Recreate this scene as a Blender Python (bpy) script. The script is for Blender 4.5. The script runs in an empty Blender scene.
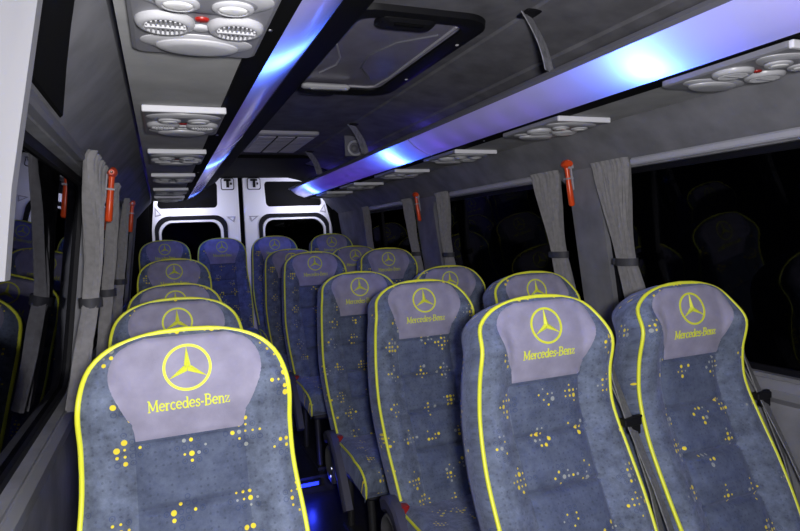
import bpy, bmesh, math, random
from mathutils import Vector, Matrix
random.seed(7)
PI = math.pi
sc = bpy.context.scene
COL = sc.collection
HC = 1.26          # camera height above the aisle floor

# ------------------------------------------------------------------ materials
def nodes(name):
    m = bpy.data.materials.new(name); m.use_nodes = True
    nt = m.node_tree
    return m, nt, nt.nodes['Principled BSDF']

def mat(name, col, rough=0.6, metal=0.0, var=0.0, scale=30.0, bump=0.0, bscale=200.0, spec=0.5, sheen=0.0, coat=0.0):
    m, nt, b = nodes(name)
    b.inputs['Base Color'].default_value = (*col, 1)
    b.inputs['Roughness'].default_value = rough
    b.inputs['Metallic'].default_value = metal
    b.inputs['Specular IOR Level'].default_value = spec
    b.inputs['Sheen Weight'].default_value = sheen
    b.inputs['Coat Weight'].default_value = coat
    tc = nt.nodes.new('ShaderNodeTexCoord')
    if var > 0:
        n = nt.nodes.new('ShaderNodeTexNoise'); n.inputs['Scale'].default_value = scale; n.inputs['Detail'].default_value = 5
        nt.links.new(tc.outputs['Object'], n.inputs['Vector'])
        r = nt.nodes.new('ShaderNodeValToRGB')
        r.color_ramp.elements[0].position = .3; r.color_ramp.elements[1].position = .7
        r.color_ramp.elements[0].color = (*[c * (1 - var) for c in col], 1)
        r.color_ramp.elements[1].color = (*[min(1, c * (1 + var)) for c in col], 1)
        nt.links.new(n.outputs['Fac'], r.inputs['Fac']); nt.links.new(r.outputs['Color'], b.inputs['Base Color'])
    if bump > 0:
        n2 = nt.nodes.new('ShaderNodeTexNoise'); n2.inputs['Scale'].default_value = bscale; n2.inputs['Detail'].default_value = 3
        nt.links.new(tc.outputs['Object'], n2.inputs['Vector'])
        bp = nt.nodes.new('ShaderNodeBump'); bp.inputs['Strength'].default_value = bump; bp.inputs['Distance'].default_value = .002
        nt.links.new(n2.outputs['Fac'], bp.inputs['Height']); nt.links.new(bp.outputs['Normal'], b.inputs['Normal'])
    return m

def M(nt, op, a, b=None, c=None):
    n = nt.nodes.new('ShaderNodeMath'); n.operation = op
    for i, v in enumerate((a, b, c)):
        if v is None: continue
        if isinstance(v, (int, float)): n.inputs[i].default_value = v
        else: nt.links.new(v, n.inputs[i])
    return n.outputs[0]

def V(nt, op, a, b=None):
    n = nt.nodes.new('ShaderNodeVectorMath'); n.operation = op
    for i, v in enumerate((a, b)):
        if v is None: continue
        if isinstance(v, tuple): n.inputs[i].default_value = v
        elif op == 'SCALE' and i == 1:
            n.inputs['Scale'].default_value = v
        else: nt.links.new(v, n.inputs[i])
    return n.outputs['Value'] if op in ('LENGTH', 'DISTANCE') else n.outputs[0]

def mixc(nt, fac, a, b):
    n = nt.nodes.new('ShaderNodeMix'); n.data_type = 'RGBA'
    nt.links.new(fac, n.inputs[0])
    for i, v in ((6, a), (7, b)):
        if isinstance(v, tuple): n.inputs[i].default_value = (*v, 1)
        else: nt.links.new(v, n.inputs[i])
    return n.outputs[2]

def seat_fabric(name, base):
    """blue-grey velour woven with scattered clusters of yellow and blue dots"""
    m, nt, b = nodes(name)
    b.inputs['Roughness'].default_value = .85
    b.inputs['Specular IOR Level'].default_value = .2
    b.inputs['Sheen Weight'].default_value = .25
    b.inputs['Sheen Tint'].default_value = (.55, .6, 1, 1)
    uv = nt.nodes.new('ShaderNodeUVMap'); uv.uv_map = 'UVMap'
    oi = nt.nodes.new('ShaderNodeObjectInfo')
    cmb = nt.nodes.new('ShaderNodeCombineXYZ')
    rnd = M(nt, 'FLOOR', M(nt, 'MULTIPLY', oi.outputs['Random'], 97))
    nt.links.new(M(nt, 'MULTIPLY', rnd, .0125 * 8), cmb.inputs[0]); nt.links.new(M(nt, 'MULTIPLY', rnd, .0125 * 24), cmb.inputs[1])
    p = V(nt, 'ADD', uv.outputs['UV'], cmb.outputs[0])
    CELL, COARSE = .0125, .1
    q = V(nt, 'SCALE', p, 1 / CELL)
    cell = V(nt, 'FLOOR', q)
    f = V(nt, 'SUBTRACT', V(nt, 'FRACTION', q), (.5, .5, 0))
    d = V(nt, 'LENGTH', f)
    wn = nt.nodes.new('ShaderNodeTexWhiteNoise'); wn.noise_dimensions = '3D'; nt.links.new(cell, wn.inputs['Vector'])
    sep = nt.nodes.new('ShaderNodeSeparateColor'); nt.links.new(wn.outputs['Color'], sep.inputs[0])
    # clusters
    Q = V(nt, 'SCALE', p, 1 / COARSE)
    C = V(nt, 'FLOOR', Q)
    W = nt.nodes.new('ShaderNodeTexWhiteNoise'); W.noise_dimensions = '3D'; nt.links.new(V(nt, 'ADD', C, (31.5, 7.5, 2.5)), W.inputs['Vector'])
    off = V(nt, 'ADD', V(nt, 'SCALE', W.outputs['Color'], .5), (.25, .25, 0))
    cellc = V(nt, 'SCALE', V(nt, 'ADD', cell, (.5, .5, 0)), CELL / COARSE)
    dv = V(nt, 'SUBTRACT', cellc, V(nt, 'ADD', C, off))
    sx = nt.nodes.new('ShaderNodeSeparateXYZ'); nt.links.new(dv, sx.inputs[0])
    man = M(nt, 'ADD', M(nt, 'ABSOLUTE', sx.outputs[0]), M(nt, 'ABSOLUTE', sx.outputs[1]))
    inc = M(nt, 'LESS_THAN', man, .30)
    on = M(nt, 'MULTIPLY', inc, M(nt, 'GREATER_THAN', sep.outputs[0], .34))
    rad = M(nt, 'ADD', M(nt, 'MULTIPLY', M(nt, 'POWER', sep.outputs[1], 2.0), .26), .17)
    dot = M(nt, 'MULTIPLY', on, M(nt, 'LESS_THAN', d, rad))
    wh = nt.nodes.new('ShaderNodeSeparateColor'); nt.links.new(W.outputs['Color'], wh.inputs[0])
    yel = M(nt, 'GREATER_THAN', M(nt, 'ADD', sep.outputs[2], M(nt, 'MULTIPLY', wh.outputs[2], .5)), .5)
    # small dark pin dots everywhere, ringed blue dots in the rest of the clusters
    pin = M(nt, 'MULTIPLY', M(nt, 'LESS_THAN', d, .17), M(nt, 'GREATER_THAN', sep.outputs[1], .45))
    ring = M(nt, 'MULTIPLY', M(nt, 'LESS_THAN', d, .42), M(nt, 'GREATER_THAN', d, .27))
    ring = M(nt, 'MULTIPLY', ring, M(nt, 'MULTIPLY', M(nt, 'LESS_THAN', man, .42), M(nt, 'LESS_THAN', sep.outputs[0], .38)))
    n = nt.nodes.new('ShaderNodeTexNoise'); n.inputs['Scale'].default_value = 22; n.inputs['Detail'].default_value = 8; n.inputs['Roughness'].default_value = .75
    nt.links.new(p, n.inputs['Vector'])
    ramp = nt.nodes.new('ShaderNodeValToRGB')
    ramp.color_ramp.elements[0].position = .3; ramp.color_ramp.elements[1].position = .72
    ramp.color_ramp.elements[0].color = (*[c * .42 for c in base], 1)
    ramp.color_ramp.elements[1].color = (*[c * 1.65 for c in base], 1)
    nt.links.new(n.outputs['Fac'], ramp.inputs['Fac'])
    us = nt.nodes.new('ShaderNodeSeparateXYZ'); nt.links.new(uv.outputs['UV'], us.inputs[0])
    mid = M(nt, 'MULTIPLY', M(nt, 'LESS_THAN', M(nt, 'ABSOLUTE', M(nt, 'SUBTRACT', us.outputs[0], .37)), .098), M(nt, 'LESS_THAN', us.outputs[1], .9 - .06))
    base2 = mixc(nt, M(nt, 'MULTIPLY', mid, .5), ramp.outputs['Color'], (.05, .065, .125))
    c0 = mixc(nt, M(nt, 'MULTIPLY', pin, .35), base2, tuple(c * .25 for c in base))
    c0 = mixc(nt, M(nt, 'MULTIPLY', ring, .45), c0, (.03, .05, .14))
    dc = mixc(nt, yel, (.34, .36, .34), (.85, .68, .05))
    c1 = mixc(nt, dot, c0, dc)
    nt.links.new(c1, b.inputs['Base Color'])
    return m

MAT = {}
MAT['fabric'] = seat_fabric('velour', (.125, .150, .215))
MAT['panel'] = mat('velour_plain', (.29, .275, .375), .85, var=.16, scale=22, bump=.25, bscale=500, spec=.2, sheen=.2)
MAT['piping'] = mat('yellow_piping', (.80, .82, .05), .45)
MAT['thread'] = mat('yellow_thread', (.74, .78, .05), .6)
MAT['seat_shell'] = mat('seat_shell_plastic', (.02, .02, .025), .5)
MAT['grey_plastic'] = mat('grey_plastic', (.11, .11, .12), .45)
MAT['purple_plastic'] = mat('slate_plastic', (.06, .06, .10), .5)
MAT['black_plastic'] = mat('black_plastic', (.006, .006, .008), .5, spec=.25)
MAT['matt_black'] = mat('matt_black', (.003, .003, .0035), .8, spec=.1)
MAT['red'] = mat('red_plastic', (.30, .012, .008), .35)
MAT['orange'] = mat('orange_plastic', (.85, .085, .015), .3)
MAT['metal'] = mat('metal', (.6, .6, .62), .3, metal=1)
MAT['steel_leg'] = mat('dark_steel', (.05, .05, .055), .45, metal=.6)
MAT['wall'] = mat('grey_felt', (.20, .20, .22), .9, var=.22, scale=9, bump=.3, bscale=400, spec=.15)
MAT['ceiling'] = mat('charcoal_felt', (.15, .148, .165), .9, var=.22, scale=12, bump=.3, bscale=400, spec=.15)
MAT['shelf'] = mat('shelf_felt', (.40, .40, .405), .9, var=.12, scale=10, bump=.3, bscale=400, spec=.15)
MAT['lip'] = mat('shelf_lip', (.14, .14, .17), .6)
MAT['console'] = mat('console_plastic', (.22, .22, .245), .38)
MAT['console_lt'] = mat('console_light_plastic', (.46, .46, .49), .35)
MAT['lens'] = mat('lamp_lens', (.85, .85, .86), .12, coat=.6)
MAT['curtain'] = mat('curtain_cloth', (.25, .242, .25), .9, var=.12, scale=60, spec=.15, sheen=.15)
MAT['tie'] = mat('tie_band', (.05, .05, .06), .7)
MAT['rail'] = mat('rail_plastic', (.45, .45, .52), .4)
MAT['trim'] = mat('trim_plastic', (.15, .15, .165), .55)
MAT['ledge'] = mat('ledge_plastic', (.2, .2, .22), .45)
MAT['floor'] = mat('floor_vinyl', (.018, .018, .022), .35, var=.3, scale=40)
MAT['white'] = mat('white_paint', (.80, .80, .86), .35, coat=.3)
MAT['gasket'] = mat('rubber', (.005, .005, .008), .6, spec=.2)
MAT['belt'] = mat('belt_webbing', (.17, .17, .18), .7, var=.25, scale=120)
MAT['strap'] = mat('strap_webbing', (.24, .24, .27), .6, var=.35, scale=60)
MAT['vent'] = mat('vent_plastic', (.38, .37, .42), .5)
MAT['hatch'] = mat('hatch_panel', (.22, .21, .27), .22, var=.15, scale=8)

def glass_mat():
    m = bpy.data.materials.new('tinted_glass'); m.use_nodes = True
    nt = m.node_tree; nt.nodes.clear()
    out = nt.nodes.new('ShaderNodeOutputMaterial')
    tr = nt.nodes.new('ShaderNodeBsdfTransparent'); tr.inputs[0].default_value = (.25, .26, .28, 1)
    gl = nt.nodes.new('ShaderNodeBsdfGlossy'); gl.inputs['Roughness'].default_value = .01; gl.inputs['Color'].default_value = (.62, .63, .7, 1)
    fr = nt.nodes.new('ShaderNodeFresnel'); fr.inputs[0].default_value = 1.33
    mx = nt.nodes.new('ShaderNodeMixShader')
    nt.links.new(fr.outputs[0], mx.inputs[0]); nt.links.new(tr.outputs[0], mx.inputs[1]); nt.links.new(gl.outputs[0], mx.inputs[2])
    nt.links.new(mx.outputs[0], out.inputs[0])
    return m
MAT['glass'] = glass_mat()

def diffuser_mat():
    m = bpy.data.materials.new('opal_diffuser'); m.use_nodes = True
    nt = m.node_tree; nt.nodes.clear()
    out = nt.nodes.new('ShaderNodeOutputMaterial')
    tl = nt.nodes.new('ShaderNodeBsdfTranslucent'); tl.inputs[0].default_value = (.85, .85, .9, 1)
    df = nt.nodes.new('ShaderNodeBsdfDiffuse'); df.inputs[0].default_value = (.80, .78, .92, 1)
    gl = nt.nodes.new('ShaderNodeBsdfGlossy'); gl.inputs['Roughness'].default_value = .15
    mx = nt.nodes.new('ShaderNodeMixShader'); mx.inputs[0].default_value = .42
    m2 = nt.nodes.new('ShaderNodeMixShader')
    fr = nt.nodes.new('ShaderNodeFresnel'); fr.inputs[0].default_value = 1.45
    nt.links.new(df.outputs[0], mx.inputs[1]); nt.links.new(tl.outputs[0], mx.inputs[2])
    nt.links.new(fr.outputs[0], m2.inputs[0]); nt.links.new(mx.outputs[0], m2.inputs[1]); nt.links.new(gl.outputs[0], m2.inputs[2])
    nt.links.new(m2.outputs[0], out.inputs[0])
    return m
MAT['diffuser'] = diffuser_mat()

# ------------------------------------------------------------------ mesh helpers
class MB:
    def __init__(s): s.v = []; s.f = []
    def quad_grid(s, P):            # P[i][j] points
        n0 = len(s.v); R = len(P); Cn = len(P[0])
        for r in P: s.v += [tuple(p) for p in r]
        for i in range(R - 1):
            for j in range(Cn - 1):
                a = n0 + i * Cn + j
                s.f.append((a, a + 1, a + Cn + 1, a + Cn))
        return n0
    def poly(s, pts):
        n0 = len(s.v); s.v += [tuple(p) for p in pts]; s.f.append(tuple(range(n0, n0 + len(pts))))
    def loops(s, L, closed=True, cap0=False, cap1=False):   # list of equal-length loops
        n0 = len(s.v); n = len(L[0])
        for l in L: s.v += [tuple(p) for p in l]
        for i in range(len(L) - 1):
            for j in range(n if closed else n - 1):
                a = n0 + i * n + j; b = n0 + i * n + (j + 1) % n
                s.f.append((a, b, b + n, a + n))
        if cap0: s.f.append(tuple(n0 + j for j in range(n))[::-1])
        if cap1: s.f.append(tuple(n0 + (len(L) - 1) * n + j for j in range(n)))
    def box(s, x0, x1, y0, y1, z0, z1):
        a = [(x0, y0, z0), (x1, y0, z0), (x1, y1, z0), (x0, y1, z0)]; b = [(x, y, z1) for x, y, _ in a]
        s.loops([a, b], True, True, True)
    def rbox(s, x0, x1, y0, y1, z0, z1, r=.005, k=4):        # box rounded in plan and softened at its edges
        def lp(i, z): return [(x, y, z) for x, y in rrect(x0 + i, x1 - i, y0 + i, y1 - i, r, k)]
        e = min(r * .5, (z1 - z0) * .3)
        s.loops([lp(e, z0), lp(0, z0 + e), lp(0, z1 - e), lp(e, z1)], True, True, True)
    def tube(s, pts, r, n=8, closed=False, cap=True):
        pts = [Vector(p) for p in pts]; L = []; N = len(pts); up = None
        rr = r if isinstance(r, (list, tuple)) else [r] * N
        for i, p in enumerate(pts):
            if closed: t = (pts[(i + 1) % N] - pts[i - 1])
            else: t = pts[min(i + 1, N - 1)] - pts[max(i - 1, 0)]
            t.normalize()
            if up is None:
                up = Vector((0, 0, 1)) if abs(t.z) < .9 else Vector((1, 0, 0))
            a = (up - t * up.dot(t)).normalized(); b = t.cross(a); up = a
            L.append([p + (a * math.cos(2 * PI * k / n) + b * math.sin(2 * PI * k / n)) * rr[i] for k in range(n)])
        if closed: L.append(L[0])
        s.loops(L, True, cap and not closed, cap and not closed)
    def lathe(s, prof, c, ax=(0, 0, 1), n=24, sx=1, sy=1):   # prof: (radius, height) along ax
        ax = Vector(ax).normalized(); u = ax.orthogonal().normalized(); w = ax.cross(u)
        if abs(ax.z) > .99: u, w = Vector((1, 0, 0)), Vector((0, 1, 0)) * (1 if ax.z > 0 else -1)
        c = Vector(c)
        L = [[c + ax * h + u * (math.cos(2 * PI * k / n) * r * sx) + w * (math.sin(2 * PI * k / n) * r * sy) for k in range(n)] for r, h in prof]
        s.loops(L, True, True, True)
    def ribbon(s, pts, wv, t=.0015):                          # strap: pts + half width vector(s)
        P = [Vector(p) for p in pts]; A = []
        for i, p in enumerate(P):
            w = Vector(wv[i]) if isinstance(wv, list) else Vector(wv)
            tn = (P[min(i + 1, len(P) - 1)] - P[max(i - 1, 0)]).normalized(); n = w.cross(tn).normalized() * t
            A.append([p - w - n, p + w - n, p + w + n, p - w + n])
        s.loops(A, True, True, True)
    def build(s, name, m, parent=None, smooth=True, uv=None, angle=40):
        me = bpy.data.meshes.new(name); me.from_pydata(s.v, [], s.f)
        bm = bmesh.new(); bm.from_mesh(me)
        bmesh.ops.remove_doubles(bm, verts=bm.verts, dist=1e-6)
        bmesh.ops.recalc_face_normals(bm, faces=bm.faces)
        if uv:
            l = bm.loops.layers.uv.new('UVMap')
            for f in bm.faces:
                for lp in f.loops: lp[l].uv = uv(lp.vert.co)
        bm.to_mesh(me); bm.free()
        if smooth:
            for p in me.polygons: p.use_smooth = True
            try: me.set_sharp_from_angle(angle=math.radians(angle))
            except Exception: pass
        me.materials.append(MAT[m] if isinstance(m, str) else m)
        o = bpy.data.objects.new(name, me); COL.objects.link(o)
        if parent: o.parent = parent
        return o

def rrect(x0, x1, y0, y1, r, k=6):
    r = min(r, (x1 - x0) / 2 - 1e-4, (y1 - y0) / 2 - 1e-4); out = []
    for cx, cy, a0 in ((x1 - r, y1 - r, 0), (x0 + r, y1 - r, 90), (x0 + r, y0 + r, 180), (x1 - r, y0 + r, 270)):
        for i in range(k + 1):
            a = math.radians(a0 + 90 * i / k); out.append((cx + r * math.cos(a), cy + r * math.sin(a)))
    return out

def empty(name, loc=(0, 0, 0), label=None, cat=None, group=None, rz=0):
    o = bpy.data.objects.new(name, None); COL.objects.link(o); o.location = loc; o.rotation_euler = (0, 0, rz)
    o.empty_display_size = .05
    tag(o, label, cat, group); return o
def tag(o, label=None, cat=None, group=None, kind=None):
    if label: o['label'] = label
    if cat: o['category'] = cat
    if group: o['group'] = group
    if kind: o['kind'] = kind
    return o
KIDS = {}
def copy_tree(o, parent=None):
    c = o.copy(); COL.objects.link(c)
    if parent: c.parent = parent
    for ch in list(o.children): copy_tree(ch, c)
    return c
def lerp(a, b, t): return a + (b - a) * t
def interp(x, tab):
    if x <= tab[0][0]: return tab[0][1]
    for (a, va), (b, vb) in zip(tab, tab[1:]):
        if x <= b:
            t = (x - a) / (b - a); return va + (vb - va) * t
    return tab[-1][1]
def sinterp(x, tab):                   # smooth (Catmull-Rom) table lookup
    xs = [t[0] for t in tab]; ys = [t[1] for t in tab]
    if x <= xs[0]: return ys[0]
    if x >= xs[-1]: return ys[-1]
    i = max(j for j in range(len(xs) - 1) if xs[j] <= x)
    def sl(j):
        if j == 0 or j == len(xs) - 1: return 0 if j else (ys[1] - ys[0]) / (xs[1] - xs[0])
        return (ys[j + 1] - ys[j - 1]) / (xs[j + 1] - xs[j - 1])
    h = xs[i + 1] - xs[i]; t = (x - xs[i]) / h
    return (2*t**3-3*t*t+1)*ys[i] + (t**3-2*t*t+t)*h*sl(i) + (-2*t**3+3*t*t)*ys[i+1] + (t**3-t*t)*h*sl(i+1)

# ------------------------------------------------------------------ seat
TILT = math.radians(15.5); SA, CA = math.sin(TILT), math.cos(TILT)
LOGO_Z = 1.033
HB, HT = -.67, .074                       # bottom / top of the backrest along its slope (0 = emblem centre)
WTAB = [(-.67, .180), (-.60, .187), (-.45, .197), (-.32, .196), (-.20, .186), (-.12, .183), (-.07, .183), (-.03, .178), (.0, .171), (.02, .161), (.04, .141), (.055, .114), (.066, .076), (.0715, .042), (.074, .0)]
def half_w(h): return max(sinterp(h, WTAB), 0.0)
BTAB = [(-.67, .015), (-.55, .0), (-.42, -.024), (-.3, -.048), (-.2, -.056), (-.12, -.036), (-.05, -.002), (.02, .0), (.074, .0)]
def sm(a, b, x):
    t = min(1, max(0, (x - a) / (b - a))); return t * t * (3 - 2 * t)
def bulge(x, h):
    w = max(half_w(h), .02); u = abs(x) / w
    b = sinterp(h, BTAB)
    b += .022 * sm(.52, .80, u) * sm(.03, -.05, h) - .016 * max(sm(.86, 1.0, u), sm(.052, .0735, h))
    if h < -.122:
        for hs in (-.122, -.245, -.365, -.485):
            d = abs(h - hs)
            if abs(x) < .098: b -= .011 * max(0, 1 - d / .009)
        b += .009 * sm(.098, .06, abs(x)) * abs(math.sin((h + .122) / .1205 * PI))
        d = abs(abs(x) - .098)
        b -= .009 * max(0, 1 - d / .008)
    return b
def S(x, h, off=0.0):
    b = bulge(x, h) + off
    return Vector((x, h * SA - b * CA, LOGO_Z + h * CA + b * SA))

def backrest_mesh():
    mb = MB()
    hs = sorted(set([round(HB + (HT - .004 - HB) * i / 66, 5) for i in range(67)] + [.045, .05, .058, .064, .068, .071] +
                    [hh + e for hh in (-.122, -.245, -.365, -.485) for e in (-.009, -.004, 0, .004, .009)]))
    NX = 40
    P = []
    for h in hs:
        w = half_w(h); row = []
        for j in range(NX + 1):
            t = -1 + 2 * j / NX
            t = math.copysign(abs(t) ** .9, t)
            row.append(S(t * w, h))
        P.append(row)
    mb.quad_grid(P)
    bound = [r[0] for r in P] + P[-1][1:-1] + [r[-1] for r in reversed(P)] + P[0][-2:0:-1]
    x2 = [(r.x, (r.z - LOGO_Z) / CA) for r in bound]
    cx, cz = 0, sum(p[1] for p in x2) / len(x2)
    nrm = []
    n = len(bound)
    for i in range(n):
        a, b = x2[i - 1], x2[(i + 1) % n]; t = (b[0] - a[0], b[1] - a[1]); l = math.hypot(*t) or 1
        nv = (t[1] / l, -t[0] / l)
        if nv[0] * (x2[i][0] - cx) + nv[1] * (x2[i][1] - cz) < 0: nv = (-nv[0], -nv[1])
        nrm.append(nv)
    back = Vector((0, CA, -SA)); L = [bound]
    for depth, out in ((.012, .004), (.035, .006), (.07, .006), (.10, -.001), (.118, -.02)):
        L.append([bound[i] + back * depth + Vector((nrm[i][0] * out, nrm[i][1] * out * SA, nrm[i][1] * out * CA)) for i in range(n)])
    mb.loops(L, True, False, True)
    return mb
def outline(h0=-.62):
    hs = [h0 + (.03 - h0) * i / 50 for i in range(51)] + [.04, .048, .055, .061, .066, .069, .0715, .0732]
    L = [S(-half_w(h), h) for h in hs]; R = [S(half_w(h), h) for h in reversed(hs)]
    return L + [S(0, .0738)] + R

def seat_uv(co):
    h = (co.z - LOGO_Z) * CA + co.y * SA; d = co.y * CA - (co.z - LOGO_Z) * SA + sinterp(h, BTAB)
    return (co.x + .37 + max(0, d - .022), h + .9)

def panel_mesh():
    mb = MB()
    PT = [(-.122, .097), (-.10, .100), (-.06, .118), (-.02, .133), (.01, .134), (.035, .122), (.05, .104), (.063, .072)]
    P = []
    for i in range(29):
        h = -.122 + (.063 + .122) * i / 28; w = sinterp(h, PT); row = []
        for j in range(33):
            x = -w + 2 * w * j / 32; e = .0015
            if abs(abs(x) - .098) < .006: e = .0002
            row.append(S(x, h, (.0028 - .0024 * max(0, 1 - abs(abs(x) - .098) / .007)) if 0 < i < 28 and 0 < j < 32 else -.001) + Vector((0, 0, 0)))
        P.append(row)
    mb.quad_grid(P); return mb

def strip(mb, pts, w0, w1=None, off=.0045):
    """flat stitched stroke on the backrest: pts in (x,h), half widths"""
    w1 = w0 if w1 is None else w1; n = len(pts)
    A = []
    for i, (x, h) in enumerate(pts):
        a = pts[max(i - 1, 0)]; b = pts[min(i + 1, n - 1)]; l = math.hypot(b[0] - a[0], b[1] - a[1]) or 1
        nx, nh = -(b[1] - a[1]) / l, (b[0] - a[0]) / l; w = lerp(w0, w1, i / max(1, n - 1))
        A.append([S(x - nx * w, h - nh * w, .0005), S(x - nx * w, h - nh * w, off), S(x + nx * w, h + nh * w, off), S(x + nx * w, h + nh * w, .0005)])
    mb.loops(A, True, True, True)

def emblem_mesh():
    mb = MB(); R = .0405
    strip(mb, [(math.cos(2 * PI * k / 48) * R, math.sin(2 * PI * k / 48) * R) for k in range(49)], .0026)
    for k in range(3):
        a = PI / 2 + k * 2 * PI / 3
        d = (math.cos(a), math.sin(a)); q = (-d[1], d[0])
        for s_ in (-1, 1):                                   # two facets of each ray
            pts = [(0, 0), (q[0] * .0065 * s_ * .9 + d[0] * .004, q[1] * .0065 * s_ * .9 + d[1] * .004), (d[0] * .0385, d[1] * .0385)]
            lo = [S(x, h, .0005) for x, h in pts]
            hi = [S(pts[0][0], pts[0][1], .009), S(pts[1][0], pts[1][1], .0045), S(pts[2][0], pts[2][1], .005)]
            mb.loops([lo, hi], True, True, True)
    return mb

# hand drawn slab letters: polylines in a 1-high box
def arc(cx, cy, rx, ry, a0, a1, n=10):
    return [(cx + rx * math.cos(math.radians(lerp(a0, a1, i / n))), cy + ry * math.sin(math.radians(lerp(a0, a1, i / n)))) for i in range(n + 1)]
T_, t_ = .085, .05
GL = {
 'M': (1.12, [([(.14, 0), (.16, 1)], t_), ([(.16, 1), (.52, .1)], T_), ([(.52, .1), (.9, 1)], t_), ([(.9, 1), (.94, 0)], T_), ([(0, 0), (.28, 0)], t_), ([(.78, 0), (1.08, 0)], t_), ([(.02, 1), (.2, 1)], t_), ([(.86, 1), (1.06, 1)], t_)]),
 'e': (.64, [([(.08, .34), (.54, .36)], t_), (arc(.31, .34, .25, .32, 0, 318, 16), T_ * .85)]),
 'r': (.48, [([(.12, 0), (.12, .64)], T_), ([(.12, .42), (.22, .6), (.42, .6)], T_ * .8), ([(0, 0), (.26, 0)], t_), ([(0, .64), (.14, .64)], t_)]),
 'c': (.58, [(arc(.31, .33, .24, .32, 45, 318, 14), T_ * .85)]),
 'd': (.70, [([(.54, 0), (.54, 1)], T_), (arc(.30, .32, .23, .31, 20, 340, 16), T_ * .8), ([(.42, 1), (.56, 1)], t_), ([(.54, 0), (.66, 0)], t_)]),
 's': (.52, [([(.44, .5), (.4, .62), (.24, .66), (.1, .57), (.12, .43), (.26, .34), (.4, .26), (.42, .1), (.28, 0), (.12, .02), (.06, .16)], T_ * .85)]),
 '-': (.42, [([(.04, .34), (.34, .34)], T_)]),
 'B': (.80, [([(.16, 0), (.16, 1)], T_), ([(.02, 1), (.4, 1), (.58, .92), (.6, .72), (.5, .57), (.16, .54)], T_ * .8), ([(.4, .54), (.62, .46), (.68, .28), (.6, .08), (.42, 0), (.02, 0)], T_ * .8)]),
 'n': (.70, [([(.13, 0), (.13, .64)], T_), ([(.13, .46), (.26, .62), (.42, .62), (.52, .5), (.53, 0)], T_ * .85), ([(0, 0), (.26, 0)], t_), ([(.42, 0), (.66, 0)], t_), ([(0, .64), (.14, .64)], t_)]),
 'z': (.54, [([(.08, .48), (.08, .62), (.46, .62), (.06, .02), (.48, .02), (.48, .18)], T_ * .75)]),
}
def lettering_mesh(text='Mercedes-Benz', width=.143, h0=-.0725):
    mb = MB(); tot = sum(GL[c][0] for c in text); k = width / tot; x = -width / 2
    for c in text:
        adv, st = GL[c]
        for pts, w in st:
            strip(mb, [(x + px * k, h0 + py * k * 1.12) for px, py in pts], w * k, off=.0042)
        x += adv * k
    return mb

CUSH = [(-.135, .405), (-.20, .418), (-.30, .425), (-.40, .43), (-.47, .42), (-.515, .395), (-.535, .355), (-.53, .31)]
def cush_w(y): return interp(-y, [(.13, .17), (.2, .185), (.45, .195), (.54, .18)])
def cushion_mesh():
    mb = MB(); P = []
    tab = [(i / 7, c) for i, c in enumerate(CUSH)]
    N = 32
    prof = [(sinterp(i / N, [(t, c[0]) for t, c in tab]), sinterp(i / N, [(t, c[1]) for t, c in tab])) for i in range(N + 1)]
    for y, z in prof:
        w = cush_w(y); row = []
        for j in range(25):
            t = -1 + j / 12; x = t * w
            b = .012 * sm(.6, .9, abs(t)) - .02 * sm(.9, 1, abs(t)) - .005 * max(0, 1 - abs(abs(x) - .1) / .01)
            row.append((x, y, z + b))
        P.append(row)
    mb.quad_grid(P)
    for s_ in (0, -1):
        top = [r[s_] for r in P]; sg = -1 if s_ == 0 else 1
        a = [(x + sg * .008, y, z - .02) for x, y, z in top]; b = [(x + sg * .004, min(y, -.135), max(.30, z - .09)) for x, y, z in top]
        mb.quad_grid([top, a, b])
    bot0 = [(-.174, -.135, .30), (.174, -.135, .30), (.184, -.53, .30), (-.184, -.53, .30)]
    mb.poly(bot0)
    mb.quad_grid([[P[0][0], P[0][-1]], [(-.174, -.135, .30), (.174, -.135, .30)]])
    mb.quad_grid([[P[-1][0], P[-1][-1]], [(-.184, -.53, .30), (.184, -.53, .30)]])
    edges = [[P[i][k] for i in range(len(P))] for k in (0, -1)]
    return mb, edges

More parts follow.
